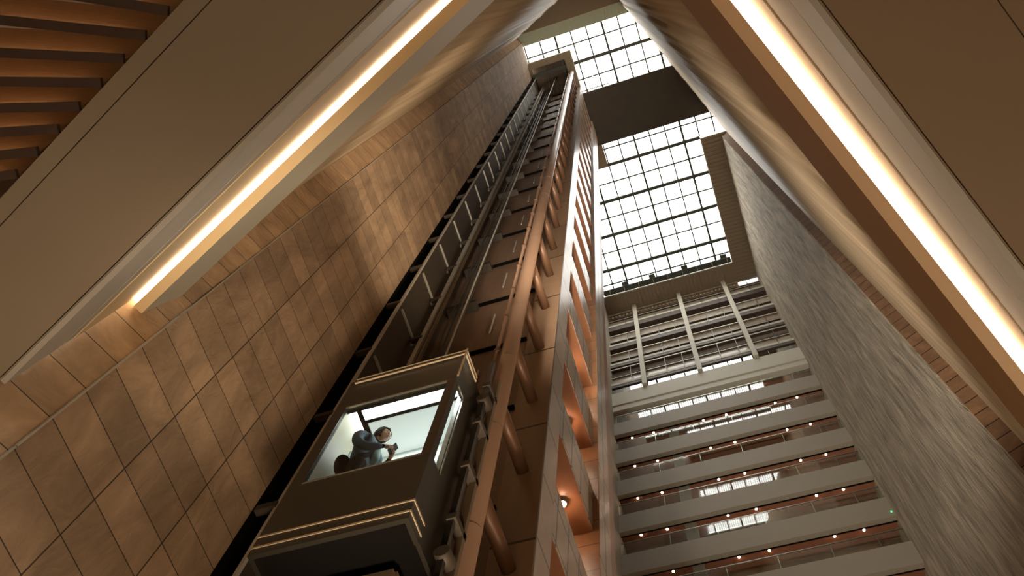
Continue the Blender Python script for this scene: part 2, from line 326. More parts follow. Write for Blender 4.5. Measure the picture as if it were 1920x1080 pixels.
# wooden louvres, upper left
ends = [((2.32, 2.04), (3.25, 3.25)), ((2.593, 2.04), (3.451, 3.079)), ((2.871, 2.04), (3.676, 2.907)), ((3.143, 2.04), (3.879, 2.751)), ((3.43, 2.04), (4.064, 2.61)),
        ((3.716, 2.04), (4.238, 2.477)), ((3.995, 2.04), (4.397, 2.354)), ((4.279, 2.04), (4.552, 2.235)), ((4.57, 2.04), (4.80, 2.193))]
words = ['top', 'second', 'third', 'fourth', 'fifth', 'sixth', 'seventh', 'eighth', 'ninth']
for i, (e, l) in enumerate(ends):
    e = Vector(e); l = Vector(l); d = (l-e).normalized(); far = e + d*min(3.2, max(.5, (5.9-e.x)/max(.2, d.x)))
    n = Vector((d.y, -d.x)); n = n if n.x < 0 else -n                  # towards smaller a
    g = empty('wooden_louvre', (0, 0, 0)); tag(g, 'oak louvre board at upper left, %s from the top of the row' % words[i], 'louvre', 'oak louvres in the ceiling opening')
    ring = lambda q: [PTL(q.x, q.y, 7.06), PTL((q+n*.075).x, (q+n*.075).y, 7.06), PTL((q+n*.075).x, (q+n*.075).y, 7.10), PTL(q.x, q.y, 7.10)]
    MB().hull(ring(e), ring(far)).build('lip', M['wood'], g)
    up = n*.16
    ring = lambda q: [PTL((q+n*.04).x, (q+n*.04).y, 7.11), PTL((q+n*.07).x, (q+n*.07).y, 7.11), PTL((q+n*.07).x, (q+n*.07).y, 7.12), PTL((q+n*.04).x, (q+n*.04).y, 7.12)]
    MB().hull(ring(e+d*.22), ring(far)).build('light_tape', M['tape'], g)
    ring = lambda q, s=0: [PTL(q.x, q.y, 7.101), PTL((q+n*.03).x, (q+n*.03).y, 7.101), PTL((q+up+n*.03).x, (q+up+n*.03).y, 7.72), PTL((q+up).x, (q+up).y, 7.72)]
    MB().hull(ring(e), ring(far)).build('board', M['wood_lit'], g)

# ------------------------------------------------------------------ roof and skylight
def corr(mb, x0, x1, y0, y1, z, pitch, axis):
    # trapezoid-profiled sheet, ribs across
    t = x0 if axis == 'x' else y0; end = x1 if axis == 'x' else y1
    while t < end-1e-6:
        u = min(t+pitch*.5, end)
        if axis == 'x': mb.box(t, u, y0, y1, z, z+.12)
        else: mb.box(x0, x1, t, u, z, z+.12)
        t += pitch
    mb.box(x0, x1, y0, y1, z+.06, z+.16); return mb
struct(MB().box(-16, 20, -8, 1.5, H, H+.3), 'ceiling_roof', M['roof'], 'brown flat roof deck beyond the skylight at the top of the photo', 'ceiling')
struct(corr(MB(), -7, 8, 1.5, 2.4, H, .26, 'x'), 'trim_7', M['roof_green'], 'grey green corrugated band along the near edge of the skylight', 'trim')
struct(corr(MB(), 4.85, 7.2, 12.75, 24.6, H, .30, 'y'), 'ceiling_roof_right', M['roof'], 'brown corrugated roof strip between skylight and right wall', 'ceiling')
struct(corr(MB(), -6.2, 4.85, 22.9, 24.8, H, .30, 'x'), 'ceiling_roof_far', M['roof'], 'brown corrugated roof strip beyond the far end of the skylight', 'ceiling')
struct(MB().box(-7, -2.32, 11.05, 12.75, H, H+.2), 'ceiling_roof_left', M['roof'], 'small dark roof patch left of the bridge', 'ceiling')
mb = MB().box(4.79, 4.85, 12.75, 22.9, H-.02, H+.5).box(-5.6, 4.85, 22.84, 22.9, H-.02, H+.5)
struct(mb, 'trim_8', M['steel_light'], 'pale curb around the far corner of the skylight', 'trim')
sk = empty('window_1', (0, 0, H)); tag(sk, 'large gridded glass skylight in the atrium roof', 'window', kind='structure')
def dotglass():
    m = bpy.data.materials.new('dotted roof glass'); m.use_nodes = True; nt = m.node_tree; L = nt.links.new
    for n in list(nt.nodes): nt.nodes.remove(n)
    o = N(nt, 'ShaderNodeOutputMaterial'); t = N(nt, 'ShaderNodeBsdfTransparent'); d = N(nt, 'ShaderNodeBsdfDiffuse'); d.inputs[0].default_value = (.25, .27, .25, 1)
    tc = N(nt, 'ShaderNodeTexCoord'); sp = N(nt, 'ShaderNodeSeparateXYZ'); L(tc.outputs['Object'], sp.inputs[0])
    pr = []
    for ax in ('X', 'Y'):
        s = N(nt, 'ShaderNodeMath', operation='MULTIPLY'); s.inputs[1].default_value = 1/.18; L(sp.outputs[ax], s.inputs[0])
        f = N(nt, 'ShaderNodeMath', operation='FRACT'); L(s.outputs[0], f.inputs[0])
        g = N(nt, 'ShaderNodeMath', operation='GREATER_THAN'); g.inputs[1].default_value = .5; L(f.outputs[0], g.inputs[0]); pr.append(g)
    mu = N(nt, 'ShaderNodeMath', operation='MULTIPLY'); L(pr[0].outputs[0], mu.inputs[0]); L(pr[1].outputs[0], mu.inputs[1])
    vr = N(nt, 'ShaderNodeTexNoise'); vr.inputs['Scale'].default_value = .8; L(tc.outputs['Object'], vr.inputs['Vector'])
    m2 = N(nt, 'ShaderNodeMath', operation='MULTIPLY'); L(mu.outputs[0], m2.inputs[0]); L(vr.outputs['Fac'], m2.inputs[1])
    m3 = N(nt, 'ShaderNodeMath', operation='MULTIPLY_ADD'); L(m2.outputs[0], m3.inputs[0]); m3.inputs[1].default_value = DOT; m3.inputs[2].default_value = BASE
    mx = N(nt, 'ShaderNodeMixShader'); L(m3.outputs[0], mx.inputs[0]); L(t.outputs[0], mx.inputs[1]); L(d.outputs[0], mx.inputs[2]); L(mx.outputs[0], o.inputs[0])
    return m
DOT, BASE = .9, .12
M['roofglass'] = dotglass()
MB().box(-7.2, 7.2, 2.4, 22.88, H+.30, H+.32).build('glass', M['roofglass'], sk)
for y in (4.65, 12.68, 15.40, 18.08, 20.80):
    MB().box(-6, 4.8 if y > 12 else 7, y-.12, y+.12, H+.02, H+.26).build('beam', M['steel'], sk)
for y in (3.30, 5.95, 11.45, 14.05, 16.72, 19.42, 22.0):
    MB().box(-6, 4.8 if y > 12 else 7, y-.05, y+.05, H+.16, H+.26).build('muntin', M['steel'], sk)
for i in range(-5, 6):
    x = .1 + 1.18*i; wd = .075 if i % 3 == 0 else .048
    MB().box(x-wd, x+wd, 2.4, 22.9 if x < 4.8 else 12.6, H+.14, H+.27).build('muntin', M['steel'], sk)
# maintenance rail and feet at the far end of the skylight
mr_ = empty('gutter_rail', (0, 22.6, H)); tag(mr_, 'pale rail and grey gutter along the far edge of the skylight', 'rail')
MB().box(-5.5, 4.75, 22.35, 22.8, H+.0, H+.14).build('gutter', M['steel'], mr_)
MB().box(-5.5, 4.75, 22.83, 22.87, H-.12, H-.06).build('rail', M['steel_light'], mr_)
for k in range(9): MB().box(-5.0+1.18*k, -4.96+1.18*k, 22.4, 22.84, H-.12, H).build('bracket', M['steel_light'], mr_)
for x in (-3.9, -1.7, .9, 4.0):
    tag(MB().box(x, x+.5, 22.05, 22.34, H+.02, H+.14).build('roof_clamp', M['steel'], bevel=.02), 'small dark clamp block on the skylight gutter', 'clamp', 'clamps on the skylight gutter')

# bridge across the skylight
br = empty('bridge', (1.7, 9, H-.4)); tag(br, 'dark bronze bridge crossing under the skylight', 'bridge')
MB().box(-2.7, 6.25, 6.93, 11.02, H-.1, H+1.4).build('deck', M['bridge'], br)
MB().box(-2.55, 6.1, 7.05, 10.9, H-.16, H-.1).build('soffit_panel', M['bridge'], br)
for y in (6.97, 10.98): MB().box(-2.7, 6.25, y-.02, y+.02, H-.13, H-.1).build('edge_trim', M['steel'], br)
MB().bar((-2.6, 6.78, H+.05), (-.6, 6.78, H+.05), .05).build('handrail', M['steel'], br)

# ------------------------------------------------------------------ far wall: galleries with glass railings
struct(MB().box(-6.3, 7, 25.6, 25.9, FLOOR, H), 'wall_back', M['backwall'], 'dark corridor wall behind the balconies', 'wall')
struct(MB().box(-5.7, XR, YF, 25.6, FLOOR, 26.0), 'wall_back_lower', M['slab'], 'plain lower part of the balcony wall', 'wall')
ords = ['topmost', 'second', 'third', 'fourth', 'fifth', 'sixth', 'seventh']
proto = None
X0, X1 = -5.68, 6.35
def make_balcony():
    e = empty('balcony', (0, YF, 48.75))
    MB().box(X0, X1, YF, YF+.25, 47.30, 48.75).build('slab_edge', M['slab'], e)
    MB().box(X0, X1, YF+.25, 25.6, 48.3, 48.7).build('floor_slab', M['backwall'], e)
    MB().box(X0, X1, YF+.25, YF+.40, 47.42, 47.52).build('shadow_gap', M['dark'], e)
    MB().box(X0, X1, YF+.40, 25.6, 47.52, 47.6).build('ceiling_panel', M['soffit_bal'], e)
    MB().box(X0+.05, X1-.05, YF+.06, YF+.075, 48.77, 49.72).build('glass_panel', M['glass'], e)
    MB().box(X0+.05, X1-.05, YF+.045, YF+.09, 49.72, 49.76).build('handrail', M['rail'], e)
    for x in (-5.5, -3.3, -1.1, 1.1, 3.3, 5.2):
        MB().box(x-.02, x+.02, YF+.08, YF+.13, 48.75, 49.72).build('rail_post', M['rail'], e)
    return e
proto = make_balcony()
for k in range(7):
    b = proto if k == 0 else copy_thing(proto, (0, 0, -3.3*k))
    tag(b, 'balcony with pale slab edge and glass railing, %s of the stack' % ords[k], 'balcony', 'stacked balconies on the far wall')
# parapet above the balconies
pp = empty('parapet', (0, YF, 50.4)); tag(pp, 'broad pale parapet band above the balconies', 'parapet')
MB().box(X0, X1, YF-.06, YF+.5, 51.1, 52.8).build('upper_band', M['slab_top'], pp)
MB().box(X0, X1, YF-.0, YF+.5, 50.4, 51.1).build('lower_band', M['slab_top'], pp)
MB().box(X0, X1, YF+.4, 25.6, 50.62, 50.7).build('ceiling_panel', M['soffit_bal'], pp)
# round-edged column between balconies: one continuous column
tag(MB().box(-2.56, -2.0, YF+.42, YF+.95, FLOOR, 50.6).build('column', M['slab'], bevel=.02), 'pale square column standing behind the balcony railings', 'column')
# downlights
def make_down(loc):
    e = empty('downlight', loc); x, y, z = loc
    MB().tube((x, y, z), (x, y, z+.012), .045).build('lens', M['downlight'], e)
    MB().tube((x, y, z+.012), (x, y, z+.03), .07).build('ring', M['steel_light'], e)
    return e
DX = [(-4.72, 'far left'), (-3.43, 'second from left'), (-.47, 'just right of the column'), (.87, 'centre'), (3.7, 'second from right'), (4.95, 'far right')]
d0 = make_down((DX[0][0], YF+.52, 50.588))
for k in range(8):
    zc = 50.588 if k == 0 else 47.488 - 3.3*(k-1)
    if k == 8: break
    for j, (x, nm) in enumerate(DX):
        if k == 0 and j in (1, 2, 3): continue
        d = d0 if (k == 0 and j == 0) else copy_thing(d0, (x-DX[0][0], 0, zc-50.588))
        tag(d, 'small warm downlight in the ceiling over the %s balcony, %s' % (ords[k] if k < 7 else 'lowest', nm) if k < 7 else 'small warm downlight under the lowest balcony, %s' % nm, 'downlight', 'downlights over the balconies')
# the latticed storeys above
struct(MB().box(X0, X1, YF+.45, YF+.6, 54.2, H), 'wall_far_upper', M['pinkpanel'], 'pinkish panelled wall behind the upper gallery lattice', 'wall')
struct(MB().box(X0, X1, YF+.10, YF+.13, 52.8, 53.75), 'window_2', M['glass_strip'], 'bright strip window along the top of the parapet', 'window')
mb = MB()
for i in range(9): mb.box(-4.9+1.18*i, -4.87+1.18*i, YF+.07, YF+.1, 52.8, 53.75)
struct(mb, 'trim_9', M['steel'], 'thin dark bars of the strip window', 'trim')
tiers = [(65.9, 64.86, 64.0, 67.44, 66.0), (61.7, 60.95, 60.3, 62.9, 61.74), (58.15, 57.5, 57.05, 59.38, 58.2), (54.95, 54.2, 53.75, 56.7, 55.33)]
for k, (t, f, u, r1, r2) in enumerate(tiers):
    e = empty('gallery_tier', (0, YF, t)); tag(e, 'pale gallery beam with thin rails, %s tier of the lattice' % ['uppermost', 'second', 'third', 'lowest'][k], 'gallery', 'lattice tiers under the roof')
    MB().box(X0, X1, YF+.0, YF+.08, f, f+.30).build('beam_edge', M['slab_top'], e)
    MB().box(X0, X1, YF+.02, YF+.45, u+.1, f).build('beam', M['beamdark'], e)
    MB().box(X0, X1, YF+.25, YF+.40, f+.3, t).build('sill_panel', M['pinkpanel'], e)
    MB().box(X0, X1, YF-.02, YF+.03, r1-.04, r1+.04).build('rail', M['steel_light'], e)
    MB().box(X0, X1, YF+.30, YF+.44, r1-.5, r1-.30).build('transom', M['beamdark'], e)
    MB().box(X0, X1, YF-.02, YF+.02, r2-.025, r2+.025).build('rail', M['steel_light'], e)
    for x in (-4.3, -1.93, -.75, 1.67, 2.9, 5.4): MB().box(x-.02, x+.02, YF-.01, YF+.2, f, r1).build('upright', M['steel'], e)
for x, nm in ((-3.45, 'left'), (.15, 'middle'), (3.7, 'right')):
    tag(MB().box(x-.16, x+.16, YF-.25, YF-.03, 52.85, H-.02).build('lattice_post', M['slab_top'], bevel=.01), 'pale vertical post of the upper lattice, the %s one of three' % nm, 'post', 'posts of the upper lattice')
# exit sign-like green lamp at right end of a low slab
tag(MB().box(6.2, 6.27, YF-.06, YF+.004, 34.36, 34.43).build('indicator_lamp', emis('green lamp', (.1, .9, .3), .8), bevel=.01), 'tiny green indicator lamp at the right end of a low balcony slab', 'lamp')

# ------------------------------------------------------------------ tower behind the elevator
TX, TF = -2.6, 6.35
struct(MB().box(-5.7, -3.26, TF+.02, 10.25, FLOOR, H), 'wall_tower_core', M['tile_shaft'], 'dark brown tiled back wall of the elevator shaft', 'wall')
struct(MB().box(-3.25, TX, TF, 6.94, FLOOR, H), 'wall_tower_pier', M['panel_gray'], 'tall stone pier at the near corner of the tower', 'wall')
struct(MB().box(-3.24, TX-.004, TF-.02, TF-.001, FLOOR, H), 'wall_tower_front', M['tile_tower'], 'brown polished slabs on the front of the tower pier', 'wall')
struct(MB().box(-3.25, TX+.12, 9.06, 9.85, FLOOR, H), 'wall_tower_far_pier', M['panel_gray'], 'far stone pier of the tower with polished panels', 'wall')
struct(MB().box(-3.25, TX+.11, 9.86, 10.25, FLOOR, H), 'trim_10', M['soffit_brown'], 'brown return at the far edge of the tower', 'trim')
struct(MB().box(-3.24, TX+.115, 9.045, 9.06, FLOOR, H), 'wall_tower_jamb', M['jamb'], 'orange brown slabs on the jamb beside the tower openings', 'wall')
NB = 18
def spandrel():
    e = empty('spandrel', (TX, 8, 10.95))
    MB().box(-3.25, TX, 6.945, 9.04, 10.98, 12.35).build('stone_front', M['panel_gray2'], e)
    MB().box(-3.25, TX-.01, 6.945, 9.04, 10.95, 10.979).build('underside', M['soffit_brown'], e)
    MB().bar((TX-.02, 7.0, 12.37), (TX-.02, 9.0, 12.37), .04).build('metal_sill', M['rail'], e)
    return e
sp0 = spandrel(); nth = ['lowest', 'second lowest', 'third lowest', 'fourth lowest', 'fifth lowest', 'sixth lowest', 'seventh lowest', 'eighth lowest', 'ninth lowest', 'ninth highest', 'eighth highest', 'seventh highest', 'sixth highest', 'fifth highest', 'fourth highest', 'third highest', 'second highest', 'topmost']
for k in range(NB):
    s = sp0 if k == 0 else copy_thing(sp0, (0, 0, 3.2*k))
    tag(s, 'stone balcony front with brown underside on the tower, %s' % nth[k], 'spandrel', 'stone fronts of the tower openings')
for k in (0, 1, 2):
    e = empty('tower_lamp', (-3.1, 8.2, 14.05+3.2*k)); 
    MB().tube((-2.95, 8.3, 14.02+3.2*k), (-2.95, 8.3, 14.12+3.2*k), .05).build('lens', M['downlight'], e)
    MB().tube((-2.95, 8.3, 14.06+3.2*k), (-2.95, 8.3, 14.145+3.2*k), .07).build('ring', M['steel_light'], e)
    tag(e, 'small warm lamp inside a tower opening, %s' % ['lowest', 'middle', 'highest'][k], 'lamp', 'lamps inside the tower openings')
# shaft cap
cp = empty('roof_canopy', (-4.3, 4.5, H-.6)); tag(cp, 'grey concrete cap with brown recess over the elevator shaft', 'cap')
MB().box(-5.85, -2.62, 3.62, 4.10, H-.55, H+.9).build('beam', M['stone_pale'], cp)
MB().box(-3.18, -2.62, 4.10, 6.4, H-.55, H+.9).build('beam', M['stone_pale'], cp)
MB().box(-6.3, -3.18, 4.10, 6.6, H+.5, H+.9).box(-5.85, -3.18, 6.4, 6.6, H-.01, H+.5).build('recess_ceiling', M['recess'], cp)
MB().tube((-4.25, 5.3, H+.4), (-4.25, 5.3, H+.49), .16).build('hole', M['dark'], cp)
tag(MB().tube((-4.35, 5.35, 11.3), (-4.25, 5.3, H+.4), .022, seg=8).build('hoist_rope', M['steel_light']), 'pale hoist rope hanging from the recess of the shaft cap', 'rope')
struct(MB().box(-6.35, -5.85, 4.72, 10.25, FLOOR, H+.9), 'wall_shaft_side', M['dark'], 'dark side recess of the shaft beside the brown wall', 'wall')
# shaft side panel with bent rods and rails
shp = empty('metal_cladding', (-5.6, 4.85, FLOOR)); tag(shp, 'dark metal side panel of the shaft with bent rods', 'panel')
MB().box(-5.68, -5.6, 4.86, 6.33, FLOOR, H).build('sheet', M['darksteel'], shp)
for k in range(26):
    z = 12.4 + 2.53*k*(.965 if k > 8 else 1)
    if z > H-2: break
    MB().bar((-5.57, 4.93, z), (-5.57, 5.60, z), .045).bar((-5.57, 5.6, z), (-5.57, 5.66, z-.28), .045).build('bent_rod', M['steel_light'], shp)
def guide(nm, x, y, wx, wy, m, label, brk=0, fx=None):
    e = empty(nm, (x, y, FLOOR)); tag(e, label, 'rail', None)
    MB().box(x-wx/2, x+wx/2, y-wy/2, y+wy/2, FLOOR, H+.4).build('profile', m, e)
    if brk:
        k = 0; z = 7.0
        while z < H-1:
            MB().box(min(x, fx), max(x, fx), y-.05, y+.05, z, z+.12).build('bracket', M['darksteel'], e); z += brk
    return e
guide('guide_rail', -5.55, 4.79, .05, .05, M['steel_light'], 'thin bright edge rail beside the brown left wall', 2.6, -5.85)
guide('guide_rail', -5.30, 5.60, .10, .07, M['steel_light'], 'pale guide rail right of the bent rods', 2.55, -5.56)
guide('guide_rail', -5.16, 5.62, .05, .07, M['machine'], 'dark guide rail beside the pale one')
for i, (x, y) in enumerate(((-5.12, 5.95), (-5.02, 5.98), (-4.93, 5.95), (-4.82, 6.0))):
    tag(MB().tube((x, y, FLOOR), (x, y, H+.4), .016, seg=8).build('cable', M['steel']), 'dark hanging cable, %s of four in the shaft' % ['first from left', 'second from left', 'third from left', 'rightmost'][i], 'cable', 'hanging cables in the shaft')
cwb = empty('bracket_column', (-5.0, 6.2, FLOOR)); tag(cwb, 'stepped dark brackets fixed across the shaft tiles', 'bracket')
k = 0; z = 11.02
while z < H-1 and k < 60:
    MB().box(-5.5, -4.72, 6.12, 6.36, z-.30, z-.12).build('arm', M['darksteel'], cwb)
    MB().bar((-4.2, 6.33, z+1.0), (-4.2, 6.33, z+2.2), .03).build('clip', M['steel_light'], cwb)
    z += 3.27; k += 1
# ledges between tile courses
mb = MB(); z = 1.21
while z < H-1: mb.box(-4.9, -3.26, TF-.05, TF+.02, z, z+.06); z += 3.27
struct(mb, 'trim_11', M['dark'], 'thin dark ledges between the shaft tile courses', 'trim')
# big steel tube with struts
tb = empty('steel_mast', (-2.92, 5.15, FLOOR)); tag(tb, 'long brown steel tube running up beside the elevator with short struts', 'mast')
MB().tube((-2.92, 5.15, FLOOR), (-2.92, 5.15, H-.552), .142, seg=32).build('tube', M['rust_steel'], tb, smooth=True)
z = 4.6
while z < H-2:
    MB().tube((-2.92, 5.25, z), (-2.92, TF-.021, z), .10, seg=20).build('strut', M['strut'], tb, smooth=True)
    MB().tube((-2.92, 5.15, z-.9), (-2.92, 5.15, z-.88), .145, seg=32).build('weld_ring', M['rust_steel'], tb)
    z += 2.44
pi = empty('pipe', (-3.12, 5.0, FLOOR)); tag(pi, 'slim glossy brown pipe clipped along the big tube', 'pipe')
MB().tube((-3.12, 5.08, 11.1), (-3.12, 5.08, H-1), .035, seg=12).build('run', M['rust_steel'], pi, smooth=True)
z = 12.2
while z < H-2: MB().tube((-3.12, 5.08, z), (-3.12, 5.08, z+.08), .055, seg=12).build('clip', M['strut'], pi); z += 1.63

# ------------------------------------------------------------------ elevator cab
cb = empty('elevator_cab', (-3.8, 4.5, 7.17)); tag(cb, 'glass fronted elevator cab with dark bronze cladding and lit interior', 'elevator')
XA, XB = -4.64, -2.95; Y0, Y1 = 4.0, 4.92; XC = XB-.05; YS = 4.30
part = lambda mb, n, m, **k: mb.build(n, m, cb, **k)
# lower apron, upper apron (each wraps front and short right side)
def wrap(mb, z0, z1, t=.05, o=0.0, xl=XA):
    mb.box(xl, XB+o, Y0-o, Y0+t, z0, z1); mb.box(XB-t, XB+o, Y0+t, YS, z0, z1); mb.box(xl, xl+t, Y0+t, Y1, z0, z1); return mb
part(wrap(MB(), 7.17, 8.44), 'lower_apron', M['cab_dark'])
part(wrap(MB(), 10.36, 11.22), 'upper_apron', M['cab_dark'])
for z in (7.28, 7.47): part(wrap(MB(), z, z+.03, .02, .006), 'inlay_line', M['cab_trim'])
part(MB().box(XA, XA+.16, Y0, Y0+.05, 8.44, 10.36), 'left_frame', M['cab_dark'])
part(MB().box(-3.07, XB, Y0, Y0+.10, 8.44, 10.36), 'corner_post', plain('glossy bronze post', srgb(60, 42, 30), .12, metal=.8))
part(MB().box(-4.48, -3.07, Y0+.015, Y0+.027, 8.46, 10.34), 'front_glass', M['cabglass'])
part(MB().box(XB-.03, XB-.018, Y0+.10, YS-.016, 8.46, 10.335), 'side_glass', M['cabglass'])
for a in ((-4.48, -3.07, 8.44, 8.465), (-4.48, -3.07, 10.335, 10.36)): part(MB().box(a[0], a[1], Y0-.005, Y0+.02, a[2], a[3]), 'glazing_bead', M['rail'])
part(MB().box(XB-.012, XB+.004, Y0+.1, YS, 10.34, 10.36).box(XB-.012, XB+.004, YS-.014, YS-.001, 8.44, 10.34), 'glazing_bead', M['rail'])
part(MB().box(XA+.05, XC, Y0+.06, Y1, 8.36, 8.43), 'floor_plate', M['cab_dark'])
part(MB().box(XA+.05, XC, Y1-.04, Y1, 8.43, 10.5), 'back_wall', M['cab_white'])
part(MB().box(XA+.05, XA+.09, Y0+.05, Y1-.04, 8.43, 10.5), 'left_wall', M['cab_beige'])
part(MB().box(XC-.04, XC, YS+.0, Y1-.04, 8.43, 10.5), 'right_wall', M['cab_white'])
part(MB().box(XC-.04, XB-.031, YS-.014, YS-.001, 8.43, 10.5), 'end_lining', M['cab_white'])
part(MB().box(XC, XB-.005, YS, Y1, 7.2, 11.2), 'outer_cladding', M['cab_dark'])
part(MB().box(XA+.05, XC, Y0+.05, Y1, 10.52, 10.6), 'cab_ceiling', M['cab_white'])
part(MB().box(-4.36, XB-.06, 4.15, 4.30, 10.49, 10.515), 'lamp_panel', M['cab_light'])
part(MB().box(-4.58, -4.42, 4.16, 4.50, 10.49, 10.515), 'lamp_panel', M['cab_light'])
part(MB().box(-4.58, XB-.06, Y0+.06, 4.145, 10.47, 10.515).box(-4.36, XB-.06, 4.30, 4.34, 10.47, 10.515).box(-4.42, -4.36, 4.1, 4.95, 10.47, 10.515), 'ceiling_trim', M['dark'])
part(MB().box(-4.34, XC-.05, 4.36, Y1-.045, 10.49, 10.515), 'ceiling_glow', emis('cab ceiling with added glow', (.86, .93, .90), .42))  # grey rear part of the ceiling, brightened by a weak added glow
part(MB().box(-4.555, -4.54, 4.5, Y1-.06, 8.6, 10.1), 'control_panel', plain('grey control panel', srgb(140, 148, 144), .3, metal=.4))
for z in (11.08, 11.19): part(MB().bar((XA+.1, Y0-.03, z), (XB+.04, Y0-.03, z), .022).bar((XB+.04, Y0-.03, z), (XB+.04, YS+.1, z), .022), 'top_rail', M['cab_trim'])
part(MB().bar((XB+.02, Y0-.01, 10.4), (XB+.04, Y0-.03, 11.25), .02), 'top_rail_post', M['cab_trim'])
part(MB().box(XA+.1, XC, Y0+.1, Y1, 11.1, 11.18), 'roof_plate', M['machine'])
# underside machinery
part(MB().box(XA+.3, XB-.3, Y0+.45, Y0+.52, 6.98, 7.1), 'under_frame', M['machine'])
part(MB().box(XA+.1, XC, Y1-.2, Y1-.1, 7.0, 7.14), 'under_frame', M['machine'])
for x in (-4.2, -3.95, -3.5, -3.3): part(MB().box(x, x+.07, Y0+.5, Y1-.1, 6.95, 7.12), 'under_frame', M['machine'])
part(MB().box(-4.1, -3.4, 4.5, 4.85, 7.02, 7.1), 'under_plate', M['machine'])
part(MB().tube((-4.35, 4.55, 6.8), (-4.35, 4.75, 6.8), .12).tube((-3.3, 4.6, 6.8), (-3.3, 4.75, 6.8), .10), 'guide_roller', M['machine'])
part(MB().box(XA+.06, XC, Y0+.06, Y1, 7.3, 7.36), 'base_plate', M['dark'])
l = bpy.data.lights.new('cab_lamp', 'AREA'); l.size = .9; l.size_y = .3; l.shape = 'RECTANGLE'; l.energy = 5; l.color = (.92, 1, .97)
lo = bpy.data.objects.new('cab_lamp', l); COL.objects.link(lo); lo.location = (-3.8, 4.6, 10.46)
l2 = bpy.data.lights.new('cab_side_fill', 'AREA'); l2.size = .2; l2.energy = 2.5; l2.color = (.92, 1, .97)  # extra fill added to brighten the lining behind the side glass
lo2 = bpy.data.objects.new('cab_side_fill', l2); COL.objects.link(lo2); lo2.location = (-3.10, 4.2, 10.44)
# door-side carriage right of the cab
cr = empty('cab_carriage', (-3.0, 4.7, 6.9)); tag(cr, 'dark guide carriage machinery between cab and brown tube', 'machinery')
MB().box(-2.90, -2.83, 4.60, 4.66, 6.2, 12.2).build('rail', M['cab_dark'], cr)
MB().box(-2.88, -2.80, 4.82, 4.88, 6.2, 12.0).build('rail', M['machine'], cr)
for z in (6.9, 8.0, 9.1, 10.2, 11.3): MB().box(-2.91, -2.80, 4.58, 4.90, z, z+.1).build('cross_tie', M['darksteel'], cr)
for z in (10.9, 7.4): MB().tube((-2.85, 4.56, z), (-2.85, 4.76, z), .09, seg=20).build('roller', M['darksteel'], cr, smooth=True)

# ------------------------------------------------------------------ person in the cab
def skin(name, chains, m, parent=None, root=0, sub=2):
    """chains: list of lists of (x,y,z,r); joined where first point repeats an earlier one"""
    vs = []; rs = []; es = []
    def idx(p):
        for i, q in enumerate(vs):
            if (Vector(q)-Vector(p[:3])).length < 1e-4: return i
        vs.append(tuple(p[:3])); rs.append(p[3:]); return len(vs)-1
    for c in chains:
        last = None
        for p in c:
            i = idx(p)
            if last is not None: es.append((last, i))
            last = i
    of = parent.location if parent else Vector()
    me = bpy.data.meshes.new(name); me.from_pydata([tuple(Vector(v)-of) for v in vs], es, []); o = bpy.data.objects.new(name, me); COL.objects.link(o)
    sm = o.modifiers.new('skin', 'SKIN'); sm.use_smooth_shade = True
    for i, r in enumerate(rs):
        sv = me.skin_vertices[0].data[i]; sv.radius = (r[0], r[-1]); sv.use_root = (i == root)
    s2 = o.modifiers.new('sub', 'SUBSURF'); s2.levels = sub; s2.render_levels = sub
    me.materials.append(m)
    if parent: o.parent = parent
    return o
SKIN = plain('skin', srgb(206, 160, 132), .5, var=.04); JKT = plain('slate blue jacket', srgb(58, 82, 102), .7, var=.22, scale=9, bump=.5)
DRK = plain('black cloth', srgb(12, 13, 15), .9, var=.2, spec=.1); SHO = plain('black shoe leather', srgb(18, 16, 15), .4); SHIRT = plain('pale teal shirt', srgb(150, 184, 186), .7)
PX, PY, PZ = -4.14, 4.42, 8.43
def P(x, y, z, *r): return (PX+x, PY+y, PZ+z, *r)
pe = empty('person', (PX, PY, PZ)); tag(pe, 'person in slate blue jacket standing in the lit elevator, looking at a dark phone', 'person')
# body: pelvis root, trunk slightly bowed, facing +X
pel, ch, nb = P(-.04, 0, .95, .10, .12), P(-.05, 0, 1.28, .15, .18), P(-.01, 0, 1.52, .07)
body = [[pel, P(-.06, 0, 1.12, .13, .16), ch, P(-.04, 0, 1.42, .11, .14), nb, P(.03, 0, 1.60, .055)]]
for s in (-1, 1):
    body.append([pel, P(-.03, .10*s, .86, .10), P(.0, .11*s, .48, .075), P(-.03, .11*s, .10, .05), P(.0, .11*s, .05, .045), P(.15, .12*s, .035, .035)])
    body.append([P(-.04, 0, 1.42, .11, .14), P(-.05, .16*s, 1.43, .08), P(-.07, .225*s, 1.36, .068), P(-.04, .25*s, 1.14, .055), P(.08, .20*s, 1.06, .045), P(.21, .12*s, 1.14, .032), P(.255, .09*s, 1.19, .028)])
bo = skin('body', body, DRK, pe); bo['label'] = 'dark trousers and body under the jacket'
